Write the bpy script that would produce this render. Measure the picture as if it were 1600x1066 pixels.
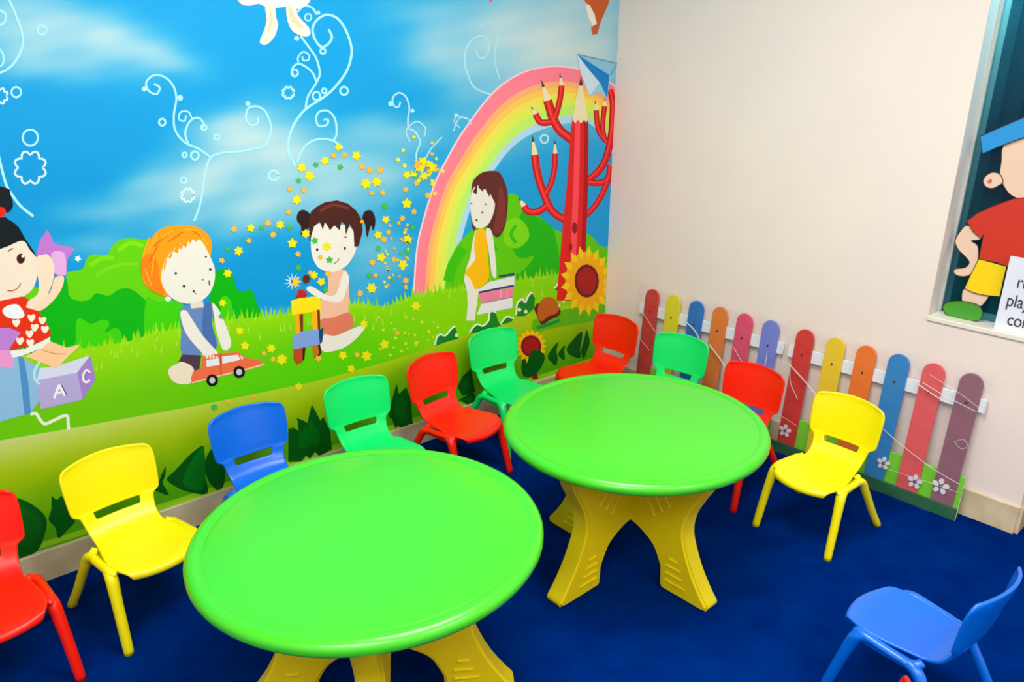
import bpy, bmesh, math, random
from mathutils import Vector, Matrix
random.seed(7)
for o in list(bpy.data.objects): bpy.data.objects.remove(o)
scene = bpy.context.scene
COL = scene.collection

# ---------------------------------------------------------------- camera
F_PX, YAW, PITCH, ROLL = 1214.49, 0.769902, 0.356849, 0.018854
CAM = Vector((-3.204619, -2.816754, 1.708987))
PX, PY = 800 + 50.768, 533 + 22.629          # principal point (the photo is a crop)
cy_, sy_, cp_, sp_ = math.cos(YAW), math.sin(YAW), math.cos(PITCH), math.sin(PITCH)
FWD = Vector((sy_*cp_, cy_*cp_, -sp_)); R0 = Vector((cy_, -sy_, 0)); U0 = R0.cross(FWD)
RGT = math.cos(ROLL)*R0 + math.sin(ROLL)*U0
UPV = -math.sin(ROLL)*R0 + math.cos(ROLL)*U0
cd = bpy.data.cameras.new('camera'); cam = bpy.data.objects.new('camera', cd); COL.objects.link(cam)
m = Matrix((RGT, UPV, -FWD)).transposed().to_4x4(); m.translation = CAM
cam.matrix_world = m
cd.sensor_fit = 'HORIZONTAL'; cd.sensor_width = 36; cd.lens = F_PX*36/1600
cd.shift_x = -50.768/1600; cd.shift_y = 22.629/1600
cd.clip_start = 0.05
scene.camera = cam

# ---------------------------------------------------------------- world, lamps, exposure
w = bpy.data.worlds.new('world'); scene.world = w; w.use_nodes = True
w.node_tree.nodes['Background'].inputs[0].default_value = (0.9, 0.95, 1.0, 1)
w.node_tree.nodes['Background'].inputs[1].default_value = 0.3
def area(name, loc, rot, sx, sy, energy, col=(1, 1, 1)):
    l = bpy.data.lights.new(name, 'AREA'); l.shape = 'RECTANGLE'; l.size = sx; l.size_y = sy
    l.energy = energy; l.color = col
    o = bpy.data.objects.new(name, l); COL.objects.link(o); o.location = loc; o.rotation_euler = rot
    return o
area('ceiling_lamp', (-1.9, -1.7, 2.86), (0, 0, 0), 1.1, 1.1, 52, (1, .985, .97))
area('ceiling_lamp', (-3.9, -3.0, 2.86), (0, 0, 0), 1.6, 1.6, 66, (1, .985, .97))
area('ceiling_lamp', (-1.7, -4.2, 2.86), (0, 0, 0), 1.4, 1.4, 44, (1, .985, .97))
area('added_curtain_fill', (0.165, -2.12, 2.2), (0, 0, 0), .07, .75, 16, (.95, 1, 1))  # made-up fill light behind the pane, added to brighten the curtain from above
scene.view_settings.view_transform = 'Standard'; scene.view_settings.look = 'None'
scene.view_settings.gamma = 1.0; scene.view_settings.use_curve_mapping = False
scene.view_settings.exposure = 0.27

# ---------------------------------------------------------------- helpers
def lin(c):
    c = c/255.0
    return c/12.92 if c <= 0.04045 else ((c+0.055)/1.055)**2.4
def rgb(c): return (lin(c[0]), lin(c[1]), lin(c[2]), 1.0)
def mat(name, col, rough=0.45, spec=0.5, bump=0, bscale=80, noise=None, coat=0):
    """principled material with a light procedural grain"""
    mt = bpy.data.materials.new(name); mt.use_nodes = True; nt = mt.node_tree
    b = nt.nodes['Principled BSDF']
    b.inputs['Base Color'].default_value = rgb(col); b.inputs['Roughness'].default_value = rough
    b.inputs['Specular IOR Level'].default_value = spec
    b.inputs['Coat Weight'].default_value = coat; b.inputs['Coat Roughness'].default_value = 0.15
    tc = nt.nodes.new('ShaderNodeTexCoord')
    if noise:
        n = nt.nodes.new('ShaderNodeTexNoise'); n.inputs['Scale'].default_value = noise[1]
        n.inputs['Detail'].default_value = noise[2] if len(noise) > 2 else 4
        nt.links.new(tc.outputs['Object'], n.inputs['Vector'])
        r = nt.nodes.new('ShaderNodeValToRGB'); r.color_ramp.elements[0].position = .3; r.color_ramp.elements[1].position = .7
        r.color_ramp.elements[0].color = rgb(col); r.color_ramp.elements[1].color = rgb(noise[0])
        nt.links.new(n.outputs['Fac'], r.inputs[0]); nt.links.new(r.outputs[0], b.inputs['Base Color'])
    if bump:
        n = nt.nodes.new('ShaderNodeTexNoise'); n.inputs['Scale'].default_value = bscale; n.inputs['Detail'].default_value = 3
        nt.links.new(tc.outputs['Object'], n.inputs['Vector'])
        bp = nt.nodes.new('ShaderNodeBump'); bp.inputs['Strength'].default_value = bump; bp.inputs['Distance'].default_value = 0.004
        nt.links.new(n.outputs['Fac'], bp.inputs['Height']); nt.links.new(bp.outputs[0], b.inputs['Normal'])
    return mt
def link(name, me, parent=None, mats=(), smooth=False):
    o = bpy.data.objects.new(name, me); COL.objects.link(o); o.parent = parent
    for x in mats: me.materials.append(x)
    if smooth:
        for p in me.polygons: p.use_smooth = True
    return o
def from_bm(name, bm, m_, parent=None, smooth=False):
    me = bpy.data.meshes.new(name); bm.to_mesh(me); bm.free()
    return link(name, me, parent, [m_], smooth)
def box(bm, x0, x1, y0, y1, z0, z1):
    vs = [bm.verts.new((x, y, z)) for x in (x0, x1) for y in (y0, y1) for z in (z0, z1)]
    for f in ((0,1,3,2),(4,6,7,5),(0,4,5,1),(2,3,7,6),(0,2,6,4),(1,5,7,3)): bm.faces.new([vs[i] for i in f])
    return vs
def bevel(bm, w_, seg=2):
    bmesh.ops.bevel(bm, geom=bm.edges[:], offset=w_, segments=seg, affect='EDGES', profile=0.5)
def prism(bm, pts, axis_fn, a, b):
    """extrude a 2-D outline between two depths; axis_fn(u,v,d) -> xyz"""
    A = [bm.verts.new(axis_fn(u, v, a)) for u, v in pts]; B = [bm.verts.new(axis_fn(u, v, b)) for u, v in pts]
    n = len(pts)
    bm.faces.new(A); bm.faces.new(B[::-1])
    for i in range(n): bm.faces.new((A[i], B[i], B[(i+1) % n], A[(i+1) % n]))
    bmesh.ops.recalc_face_normals(bm, faces=bm.faces[:])
def empty(name, loc, rz, label, cat, group=None):
    o = bpy.data.objects.new(name, None); COL.objects.link(o); o.empty_display_size = .1
    o.location = loc; o.rotation_euler = (0, 0, rz); o['label'] = label; o['category'] = cat
    if group: o['group'] = group
    return o
def struct(name, bm, m_, parent=None):
    o = from_bm(name, bm, m_, parent)
    if parent is None: o['kind'] = 'structure'
    return o
def catmull(pts, closed=True, n=5):
    out = []; N = len(pts)
    rng = range(N) if closed else range(N-1)
    for i in rng:
        if closed: p0, p1, p2, p3 = pts[(i-1) % N], pts[i], pts[(i+1) % N], pts[(i+2) % N]
        else: p0, p1, p2, p3 = pts[max(i-1, 0)], pts[i], pts[i+1], pts[min(i+2, N-1)]
        for k in range(n):
            t = k/n
            out.append(tuple(0.5*((2*p1[j]) + (-p0[j]+p2[j])*t + (2*p0[j]-5*p1[j]+4*p2[j]-p3[j])*t*t + (-p0[j]+3*p1[j]-3*p2[j]+p3[j])*t**3) for j in range(len(p1))))
    if not closed: out.append(tuple(pts[-1]))
    return out
def tube(bm, pts, radii, seg=12, cap=True, flat=1.0):
    """swept tube through 3-D points with one radius per point"""
    P = [Vector(p) for p in pts]; rings = []; prev = None
    for i, p in enumerate(P):
        t = (P[min(i+1, len(P)-1)] - P[max(i-1, 0)]).normalized()
        if prev is None:
            a = Vector((0, 0, 1)) if abs(t.z) < .9 else Vector((1, 0, 0)); n = (a - t*a.dot(t)).normalized()
        else: n = (prev - t*prev.dot(t)).normalized()
        prev = n; b = t.cross(n)
        rings.append([bm.verts.new(p + radii[i]*(math.cos(2*math.pi*k/seg)*n*flat + math.sin(2*math.pi*k/seg)*b)) for k in range(seg)])
    for i in range(len(rings)-1):
        for k in range(seg): bm.faces.new((rings[i][k], rings[i][(k+1) % seg], rings[i+1][(k+1) % seg], rings[i+1][k]))
    if cap: bm.faces.new(rings[0][::-1]); bm.faces.new(rings[-1])
    bmesh.ops.recalc_face_normals(bm, faces=bm.faces[:])

# ---------------------------------------------------------------- setting
M_wall = mat('painted_wall', (237, 223, 213), .6, .25, bump=.12, bscale=35, noise=((241, 227, 214), 3))
M_ceil = mat('ceiling_paint', (240, 238, 232), .8)
M_floor = mat('navy_carpet', (0, 32, 104), .95, .0, bump=.5, bscale=900, noise=((0, 42, 118), 7, 6))
M_base = mat('marble_skirting', (196, 180, 138), .35, .3, noise=((222, 206, 170), 9, 8))
HB = 0.115
WX0, WY1, H = -5.2, -5.4, 2.9
SILL = 0.792; WY = -1.733; WEND = -2.6; WTOP = 2.25; NICHE = -2.212
def sbox(name, m_, *a, parent=None):
    bm = bmesh.new(); box(bm, *a); bmesh.ops.recalc_face_normals(bm, faces=bm.faces[:]); return struct(name, bm, m_, parent)
sbox('floor', M_floor, WX0, 0.4, WY1, 0.1, -0.05, 0)
sbox('ceiling', M_ceil, WX0, 0.4, WY1, 0.1, H, H+.05)
sbox('wall_back', M_wall, WX0, 0.3, 0.0, 0.1, 0, H)
sbox('wall_left', M_wall, WX0-.1, WX0, WY1, 0.1, 0, H)
sbox('wall_front', M_wall, WX0, 0.4, WY1-.1, WY1, 0, H)
bm = bmesh.new()                                   # right wall: full-height part, apron under the window, knee niche, lintel
box(bm, 0, .3, WY, 0.0, 0, H)
box(bm, 0, .3, NICHE, WY, 0, SILL-.02)
box(bm, .26, .3, WEND, NICHE, 0, SILL-.02)
box(bm, 0, .3, WEND, WY, WTOP, H)
box(bm, 0, .3, WY1, WEND, 0, H)
bmesh.ops.recalc_face_normals(bm, faces=bm.faces[:])
struct('wall_right', bm, M_wall)
bm = bmesh.new(); box(bm, -.008, .28, WEND, WY, SILL-.02, SILL); bevel(bm, .003)
struct('trim_1', bm, mat('sill_paint', (238, 230, 214), .4))
def skirting(name, *a):
    bm = bmesh.new(); box(bm, *a); bevel(bm, .002, 1); struct(name, bm, M_base)
skirting('baseboard_back', WX0, -.014, -.014, 0, 0, HB)
bm = bmesh.new(); box(bm, -.014, 0, NICHE, 0, 0, HB); box(bm, 0, .26, NICHE-.014, NICHE, 0, HB); struct('baseboard_right', bm, M_base)
bm = bmesh.new(); box(bm, -.014, 0, WY1, WEND, 0, HB); struct('baseboard_rear', bm, M_base)

# window: dark frame bead, tinted pane, dim room and a pale relief panel behind
GX = 0.105
M_frame = mat('window_bead', (196, 198, 190), .4)
bm = bmesh.new()
box(bm, GX-.012, GX+.02, WY-.012, WY, SILL, WTOP); box(bm, GX-.012, GX+.02, WEND, WEND+.012, SILL, WTOP)
box(bm, GX-.012, GX+.02, WEND, WY, WTOP-.012, WTOP)
wf = struct('window_1', bm, M_frame)
mg = bpy.data.materials.new('tinted_glass'); mg.use_nodes = True; nt = mg.node_tree
pb = nt.nodes['Principled BSDF']; pb.inputs['Base Color'].default_value = rgb((12, 62, 84)); pb.inputs['Roughness'].default_value = .12
tr = nt.nodes.new('ShaderNodeBsdfTransparent'); tr.inputs[0].default_value = rgb((150, 205, 215))
mx = nt.nodes.new('ShaderNodeMixShader'); mx.inputs[0].default_value = .3
nt.links.new(tr.outputs[0], mx.inputs[1]); nt.links.new(pb.outputs[0], mx.inputs[2])
nt.links.new(mx.outputs[0], nt.nodes['Material Output'].inputs[0])
bm = bmesh.new(); box(bm, GX, GX+.006, WEND, WY, SILL, WTOP); from_bm('window_pane', bm, mg, wf)
M_cur = mat('teal_curtain', (30, 92, 118), .8, noise=((74, 142, 156), 5, 5))
bm = bmesh.new()
for i in range(24):                                 # gathered curtain behind the pane
    y0 = WY - i*.036; box(bm, .22+.012*(i % 2), .235+.012*(i % 2), y0-.036, y0, SILL, WTOP)
from_bm('curtain', bm, M_cur, wf)
# carved pale ornament seen through the pane
bm = bmesh.new()
def T3(pts): return [(0.21, y, z) for y, z in pts]
tube(bm, T3([(-1.985 + .055*math.cos(a), 1.74 + .09*math.sin(a)) for a in [i*.42 for i in range(16)]]), [.008]*16, 8)
tube(bm, T3([(-1.90, 1.60), (-2.2, 1.60)]), [.006]*2, 8); tube(bm, T3([(-1.89, 1.64), (-2.2, 1.64)]), [.006]*2, 8)
tube(bm, T3([(-1.93, 1.66), (-1.93, 1.95), (-1.99, 2.1)]), [.008]*3, 8)
from_bm('lattice', bm, mat('pale_lattice', (150, 160, 140), .6), wf)

# ---------------------------------------------------------------- mural (printed on the back wall)
def wall_pt(px, py, layer=0):
    """photo pixel -> point on the mural plane, y a hair in front of the wall"""
    d = FWD + RGT*((px-PX)/F_PX) - UPV*((py-PY)/F_PX)
    t = -CAM.y/d.y
    P = CAM + d*t
    x = min(P.x, -0.0015); x = max(x, WX0+.01); z = min(max(P.z, HB), H-.002)
    return (x, -0.0015 - layer*0.00013, z)
M_print = bpy.data.materials.new('mural_print'); M_print.use_nodes = True; nt = M_print.node_tree
at = nt.nodes.new('ShaderNodeVertexColor'); at.layer_name = 'Col'
b_ = nt.nodes['Principled BSDF']; b_.inputs['Roughness'].default_value = .5; b_.inputs['Specular IOR Level'].default_value = .2
nt.links.new(at.outputs[0], b_.inputs['Base Color'])
class Art:
    """collects coloured outlines in photo pixels and builds one printed mesh"""
    def __init__(s, base=0): s.n = 0; s.v = []; s.f = []; s.c = []; s.base = base
    def vert(s, x, y, l, c): l = l + (s.n % 9)*.1; s.v.append(wall_pt(x, y, s.base+l)); s.c.append(rgb(c)); return len(s.v)-1
    def poly(s, pts, c, l=0, smooth=False, n=4):
        s.n += 1
        if smooth: pts = catmull(pts, True, n)
        s.f.append([s.vert(x, y, l, c) for x, y in pts])
    def ell(s, cx, cy, rx, ry, c, l=0, rot=0, n=16):
        s.poly([(cx+rx*math.cos(a)*math.cos(rot)-ry*math.sin(a)*math.sin(rot), cy+rx*math.cos(a)*math.sin(rot)+ry*math.sin(a)*math.cos(rot)) for a in [2*math.pi*i/n for i in range(n)]], c, l)
    def stroke(s, pts, w_, c, l=0, smooth=True, taper=False, c2=None):
        s.n += 1
        if smooth and len(pts) > 2: pts = catmull(pts, False, 5)
        L = []
        for i, p in enumerate(pts):
            a = pts[max(i-1, 0)]; b = pts[min(i+1, len(pts)-1)]
            dx, dy = b[0]-a[0], b[1]-a[1]; d = math.hypot(dx, dy) or 1
            hw = w_/2*(1 - (.75*i/(len(pts)-1) if taper else 0))
            L.append((s.vert(p[0]-dy/d*hw, p[1]+dx/d*hw, l, c), s.vert(p[0]+dy/d*hw, p[1]-dx/d*hw, l, c2 or c)))
        for i in range(len(L)-1): s.f.append([L[i][0], L[i][1], L[i+1][1], L[i+1][0]])
    def ring(s, cx, cy, r, w_, c, l=0, scallop=0):
        n = 40 if scallop else 20
        s.stroke([(cx+(r+(scallop*abs(math.sin(4*a)) if scallop else 0))*math.cos(a), cy+(r*1.05+(scallop*abs(math.sin(4*a)) if scallop else 0))*math.sin(a)) for a in [2*math.pi*i/n for i in range(n+1)]], w_, c, l, smooth=False)
    def star(s, cx, cy, r, c, l=0, n=5, rot=None, inner=.5):
        if rot is None: rot = random.random()*6
        s.poly([(cx+(r if k % 2 == 0 else r*inner)*math.sin(rot+math.pi*k/n), cy-(r if k % 2 == 0 else r*inner)*math.cos(rot+math.pi*k/n)) for k in range(2*n)], c, l)
    def band(s, top, bot, cols, l=0, n=60, m=8, x0=None, x1=None):
        """strip between two curves y(x); cols = list of (t, colour) or function(x, t, y)"""
        def ev(c, x):
            for i in range(len(c)-1):
                if c[i][0] <= x <= c[i+1][0]:
                    t = (x-c[i][0])/(c[i+1][0]-c[i][0]); return c[i][1]*(1-t)+c[i+1][1]*t
            return c[0][1] if x < c[0][0] else c[-1][1]
        s.n = 0; g = []
        for i in range(n+1):
            x = x0+(x1-x0)*i/n; a, b = ev(top, x), ev(bot, x)
            g.append([s.vert(x, a+(b-a)*j/m, l, cols(x, j/m, a+(b-a)*j/m)) for j in range(m+1)])
        for i in range(n):
            for j in range(m): s.f.append([g[i][j], g[i][j+1], g[i+1][j+1], g[i+1][j]])
    def build(s, name, parent, label=None):
        me = bpy.data.meshes.new(name); me.from_pydata(s.v, [], s.f)
        ca = me.color_attributes.new('Col', 'FLOAT_COLOR', 'POINT')
        for i, c in enumerate(s.c): ca.data[i].color = c
        bm = bmesh.new(); bm.from_mesh(me)
        for f in bm.faces:
            f.normal_update()
            if f.normal.y > 0: f.normal_flip()
        bm.to_mesh(me); bm.free()
        o = link(name, me, parent, [M_print])
        if label: o['label'] = label
        return o
def mixc(a, b, t):
    t = max(0, min(1, t)); return tuple(a[i]*(1-t)+b[i]*t for i in range(3))

mural = empty('wall_mural', (0, 0, 0), 0, 'wall-sized printed mural of playing children under blue sky, covering the left-hand wall', 'mural')
CLOUD = [(70,50,120,46,.12,.7),(180,68,95,34,.3,.7),(60,100,130,26,.05,.4),(262,94,50,18,.3,.45),(20,20,60,60,0,.4),
 (405,215,72,48,-.15,.7),(345,262,90,44,-.3,.72),(270,305,100,34,-.3,.6),(440,285,60,60,0,.6),(385,335,80,36,-.4,.6),(300,345,70,22,-.4,.4),(140,330,70,18,-.1,.25),(215,290,60,20,-.4,.3),
 (350,200,70,26,-.3,.55),(520,305,66,48,.2,.65),(590,265,80,40,.1,.62),(620,215,70,24,-.1,.5),(480,240,60,44,0,.4),
 (690,75,50,44,.1,.6),(790,70,110,70,.1,.75),(880,100,100,90,0,.85),(930,40,70,90,0,.7),(730,170,50,40,-.6,.3),(840,10,90,50,0,.6),(640,20,60,24,0,.3),
 (440,495,60,12,-.1,.5),(560,430,50,60,0,.3),(600,390,50,60,0,.35),(720,300,40,70,.3,.3),(150,385,80,18,0,.4),(560,200,60,18,-.2,.35),(820,210,90,26,-.5,.3)]
def sky(x, t, y):
    deep = mixc((14, 160, 224), (0, 147, 211), (y-40)/260); deep = mixc(deep, (44, 166, 226), (x-500)/400*.5)
    a = 0
    for cx, cy, sx, sy, r, am in CLOUD:
        dx, dy = x-cx, y-cy; u = dx*math.cos(r)+dy*math.sin(r); v = -dx*math.sin(r)+dy*math.cos(r)
        e = (u/sx)**2+(v/sy)**2
        if e < 9: a = 1-(1-a)*(1-am*math.exp(-e))
    a += (.06*math.sin(x*.05+y*.11)*math.sin(y*.07-x*.013) + .05*math.sin(x*.021-y*.06))*min(1, a*3+.2)
    return mixc(deep, (204, 222, 220), a)
A = Art(0)
A.band([(-900, -420), (1000, -420)], [(-900, 620), (1000, 620)], sky, 0, n=230, m=130, x0=-900, x1=1000)
# bushes
G1, G2_, G3_ = (98, 206, 0), (0, 176, 8), (60, 205, 0)
A.poly([(-300,640),(-300,440),(-100,420),(60,450),(100,470),(103,430),(112,424),(129,420),(135,405),(146,397),(165,399),(171,392),(180,379),(199,372),(225,375),(250,380),(262,480),(270,600)], G1, 1, True, 3)
A.stroke([(140,415),(160,403),(178,404)], 7, (120,218,10), 2); A.stroke([(184,392),(203,380),(224,384)], 7, (125,220,10), 2); A.stroke([(150,430),(180,415),(215,412)], 6, (112,214,10), 2)
A.poly([(-300,640),(-300,480),(-60,470),(40,470),(92,446),(104,436),(108,462),(122,470),(140,468),(150,458),(170,462),(186,452),(205,452),(228,470),(235,478),(225,500),(232,560),(225,600)], G2_, 3, True, 3)
A.poly([(118,535),(119,502),(128,498),(142,506),(160,499),(171,505),(163,520),(182,512),(190,530),(170,550),(120,550)], G3_, 4, True, 3)
A.poly([(228,466),(245,472),(285,474),(286,540),(230,540)], G3_, 4, True, 3)
A.poly([(330,440),(336,424),(352,420),(363,428),(366,440),(374,456),(392,453),(398,466),(404,482),(412,500),(400,540),(330,540)], G2_, 4, True, 3)
A.poly([(345,470),(352,462),(362,476),(358,520),(345,520)], G3_, 5, True, 3)
# bush behind the reading girl and beyond the pencil tree
A.poly([(660,600),(690,470),(700,420),(711,388),(734,362),(770,330),(794,304),(808,306),(814,314),(824,324),(836,335),(850,344),(862,356),(880,363),(920,366),(934,381),(950,388),(990,400),(990,600)], (92,200,0), 1, True, 3)
A.poly([(800,380),(816,330),(836,338),(858,350),(868,372),(872,440),(800,440),(820,420),(834,400),(812,404)], (30,180,10), 2, True, 3)
A.poly([(790,350),(806,340),(822,352),(826,372),(808,388),(788,380)], (120,214,10), 3, True, 3)
A.stroke([(772,352),(764,372),(774,392)], 9, (50,186,10), 3); A.stroke([(806,352),(798,366),(806,380)], 5, (50,190,10), 4)
A.stroke([(700,440),(708,412),(724,388)], 16, (60,190,10), 3); A.stroke([(790,432),(820,430),(848,420)], 7, (30,175,20), 3)
# grass field with blades along its upper edge
TOP = [(-900,640),(-300,590),(0,562),(105,548),(200,534),(240,520),(290,512),(355,500),(400,496),(440,492),(470,484),(560,474),(600,480),(645,462),(700,452),(760,446),(820,436),(870,428),(1000,410)]
HILL = [(-900,860),(-400,760),(0,688),(100,671),(200,653),(300,635),(400,615),(500,594),(600,566),(660,548),(731,522),(782,507),(829,490),(870,480),(1000,458)]
def grass(x, t, y):
    c = mixc((146, 216, 0), (104, 196, 0), t*1.4)
    if x > 250: c = mixc(c, (84, 208, 0), min(1, (x-250)/150)*t)
    if x > 560: c = mixc(c, (132, 214, 0), min(1, (x-560)/120))
    return c
A.band(TOP, HILL, grass, 6, n=120, m=8, x0=-900, x1=1000)
def topy(x):
    for i in range(len(TOP)-1):
        if TOP[i][0] <= x <= TOP[i+1][0]:
            t = (x-TOP[i][0])/(TOP[i+1][0]-TOP[i][0]); return TOP[i][1]*(1-t)+TOP[i+1][1]*t
    return 560
x = -260.0
while x < 945:
    h = random.uniform(5, 19)*(1 if x < 660 else .9); ty = topy(x); wd = random.uniform(4, 8); lean = random.uniform(-5, 6)
    A.poly([(x-wd/2, ty+5), (x+lean, ty-h), (x+wd/2, ty+5)], random.choice([(146,216,0),(130,214,20),(150,220,30)]), 7)
    x += random.uniform(3.5, 7.5)
for k in range(60):                                   # single pale blades inside the field
    x = random.uniform(0, 930); ty = topy(x)+random.uniform(4, 30); A.poly([(x-1.5, ty+8), (x+random.uniform(-3, 3), ty-7), (x+1.5, ty+8)], (165,222,60), 7)
BOT = [(-900,1300),(1000,700)]
def lower(x, t, y):
    pale = mixc((196, 210, 140), (170, 206, 20), (x+50)/600)
    c = mixc(pale, (158, 194, 0), min(1, t*3.2)) if t < .31 else mixc((158, 194, 0), (84, 176, 0), (t-.31)*1.9)
    if 560 < x < 760: c = mixc(c, (70, 180, 0), (1-abs(x-665)/100)*min(1, t*4)*.8)
    return c
BOT2 = [(-900,1150),(0,880),(300,785),(620,672),(838,598),(1000,545)]
A.band(HILL, BOT2, lower, 6, n=120, m=18, x0=-900, x1=1000)
A.stroke([(-400,999),(0,873),(300,776),(620,666),(838,592),(960,552)], 9, (150, 214, 20), 7, smooth=False)
# hill rims at the right
A.stroke([(829,521),(870,511),(945,498)], 3, (120,190,20), 7)
A.poly([(829,521),(870,511),(950,496),(960,470),(880,484),(832,500)], (96,186,10), 7)
A.build('printed_landscape', mural, 'blue sky with clouds above green bushes and grassy hill')

LV = (0, 92, 14); LV2 = (4, 120, 20)
A = Art(8)
for p in ([(0,775),(20,776),(45,785),(65,800),(73,815),(68,840),(57,862),(35,878),(10,876),(-30,830)],
 [(80.5,775.6),(88,781),(98,776),(110,807),(117,815),(103,830),(91,841),(86,824),(75.6,812),(80,795)],
 [(258,729),(251,744),(246,758),(238,764),(246,768),(263,774),(259,764),(254,754),(258,742)],
 [(317.4,696.5),(300,707),(287,720),(272,736),(260,749),(274,760),(292,768),(324,771),(319,741),(318,718)],
 [(332,699),(322,715),(319,731),(327,754),(344,767),(352,740),(345,700)],
 [(-60,800),(-120,850),(-160,930),(-80,940),(-30,880)],
 [(831,544),(836.5,553),(842,544),(851,559),(842,578),(829,589),(817.6,587.6),(814,575),(816,560),(824,552)],
 [(872,534),(862.6,544),(855,557.6),(861,566),(868,571),(871,560),(869,548)],
 [(883,539),(874,548),(872,556),(881,563),(882,555),(881,548)],
 [(908.6,518),(901,524),(894.5,531),(885,544),(889,554),(905.8,559.5),(906,545),(909,530)],
 [(916,516),(912,531),(907.6,548),(911,561),(917,548),(921,535),(919,524)]):
    A.poly(p, LV, 0, True, 3)
for p in ([(450,670),(458,668),(466,673),(465,660),(463,653),(474,657),(480,661),(483,645),(487,632),(494,645),(500,657),(505,651),(515.6,675),(518,702),(505,712),(498,716),(492,706),(484,718),(478,712),(471,722),(450,722)],
 [(610,633),(615,614),(619,599),(621,606),(623,616),(634,604.6),(642,625),(644,660),(630,668),(623,660),(618,672),(612,655),(606,650)],
 [(612,655),(625,640),(640,640),(645,664),(625,672)],
 [(714,604),(722,588),(735.6,576),(739,596),(742,612),(722,619)],
 [(716,625),(738,612),(746,626),(730,634)]):
    A.poly(p, LV, 0)
    cx = sum(q[0] for q in p)/len(p); cy = sum(q[1] for q in p)/len(p)
    A.poly([(cx+(q[0]-cx)*.5, cy+(q[1]-cy)*.5) for q in p], (0,112,12), 1)
for p in ([(300,718),(318,700),(319,760),(300,765),(285,752)], [(20,790),(50,800),(66,820),(50,850),(25,850)]): A.poly(p, LV2 if p[0][0] > 100 else (4,104,16), 1, True, 3)
WH = (232, 246, 226)
for p in ([(679,541),(682.5,527.6),(688,524),(695.6,525.7),(704,516),(710.7,510.7),(714,522),(716,529),(698,534)],
 [(733,522),(739,512.5),(746,508),(754,510.7),(763,502),(764,492),(768,487),(774.4,490),(778,502),(782,509),(756,517)],
 [(782,507),(788,499),(793,496),(802.6,499.4),(796,504)],
 [(806,494),(808,475),(815.7,469),(820,474),(825,464),(830.7,458),(835.4,465.7),(834,482),(819.5,494)],
 [(866,452),(872,444),(880,436),(884,430),(889,436),(880,446),(873,456)]):
    A.poly(p, (20,128,36), 0); A.stroke([(a, b-1.5) for a, b in p[:max(4, len(p)-3)]], 2.6, WH, 1, smooth=True)
for x, y in ((713,524),(811,484),(821,487),(768,470),(880,470),(885,462),(876,466),(872,478)): A.ell(x, y, 3, 3, (215,240,160), 2)
A.build('printed_leaves', mural, 'dark green leaves and hedges along the mural foot')

# rainbow
A = Art(.2)
O = [(640,475),(646,455),(650,400),(657,360),(678,290),(700,245),(725,203),(770,145),(815,114),(860,104),(905,108),(940,122),(985,150)]
I = [(700,478),(704,450),(708,410),(714,369),(736,301),(764,262),(786,232),(818,204),(858,187),(905,180),(930,192),(945,205),(960,230)]
O2, I2 = catmull(O, False, 6), catmull(I, False, 6)
def rb(a, b, c, l=0):
    P = [(o[0]*(1-a)+i[0]*a, o[1]*(1-a)+i[1]*a) for o, i in zip(O2, I2)]; Q = [(o[0]*(1-b)+i[0]*b, o[1]*(1-b)+i[1]*b) for o, i in zip(O2, I2)]
    for k in range(len(P)-1): A.f.append([A.vert(*P[k], l, c), A.vert(*Q[k], l, c), A.vert(*Q[k+1], l, c), A.vert(*P[k+1], l, c)])
for a, b, c in ((0,.3,(252,128,146)),(.3,.42,(252,176,110)),(.42,.54,(252,200,84)),(.54,.66,(240,224,84)),(.66,.82,(218,236,84)),(.82,1.0,(190,238,104)),(1.0,1.14,(176,216,238))): rb(a, b, c)
A.n = 0; A.stroke(O, 2.5, (250,206,214), .3)
A.build('printed_rainbow', mural, 'pastel rainbow arc from pink to lime')

# white scrolls, rings and flowers in the sky
S = (168, 234, 250); SW = (205, 240, 246)
VINES = [Art(8) for k in range(5)]
def vine(x): return VINES[0 if x < 110 else 1 if x < 445 else 2 if x < 602 else 3 if x < 705 else 4]
def sc(p, w_=3.2, c=S):
    if sum(q[0] for q in p)/len(p) > 602: c, w_ = (176, 224, 238), w_*.8
    vine(sum(q[0] for q in p)/len(p)).stroke(p, w_, c, 0)
sc([(452,245),(450,222),(456,200),(466,183),(479,169),(505,152),(524,135),(542,109),(549,80),(542,52),(528,30),(511,23),(496,30),(488,44),(491,60),(501,73),(512,69),(518,58),(513,46)], 3.8)
sc([(477,168),(481,150),(494,129),(499,114),(494,92),(483,75),(469,56)]); sc([(494,129),(488,114),(475,103),(464,100),(456,108),(458,120)])
sc([(466,99),(465,90),(473,81),(482,86),(481,94),(473,94),(472,88)], 2.6); sc([(464,19),(475,9),(488,13),(494,23)]); vine(481).ring(481,27,5,2.6,S)
sc([(520,220),(525,211),(525,196),(521,182),(511,173),(498,175),(493,186),(498,197),(510,195),(512,187),(505,187)]); sc([(464,253),(473,232),(488,220),(505,217),(522,221),(535,231)])
sc([(455,245),(461,260)], 3.2)
for x, y, r in ((450,145,7),(47,262,19),(293,305,8),(0,150,9),(427,274,6)): vine(x).ring(x, y, r, 3.4, SW if r > 7 else S, 0, scallop=r*.35)
for x, y, r in ((537,142,6),(504,80,4),(494,150,6),(506,142,3.5),(460,114,5),(65,47,7),(25,144,7.5),(47,215,12),(304,243,6),(286,282,4.5),(253,191,5),(288,242,3.5),(338,214,4),(318,199,4),(850,217,6)): vine(x).ring(x, y, r, 3.2, S)
sc([(240,131),(249,137),(244,147),(232,142),(228,129),(239,118),(256,120),(270,134),(275,154),(271,182),(274,205),(289,223),(309,232),(329,246)])
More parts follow.
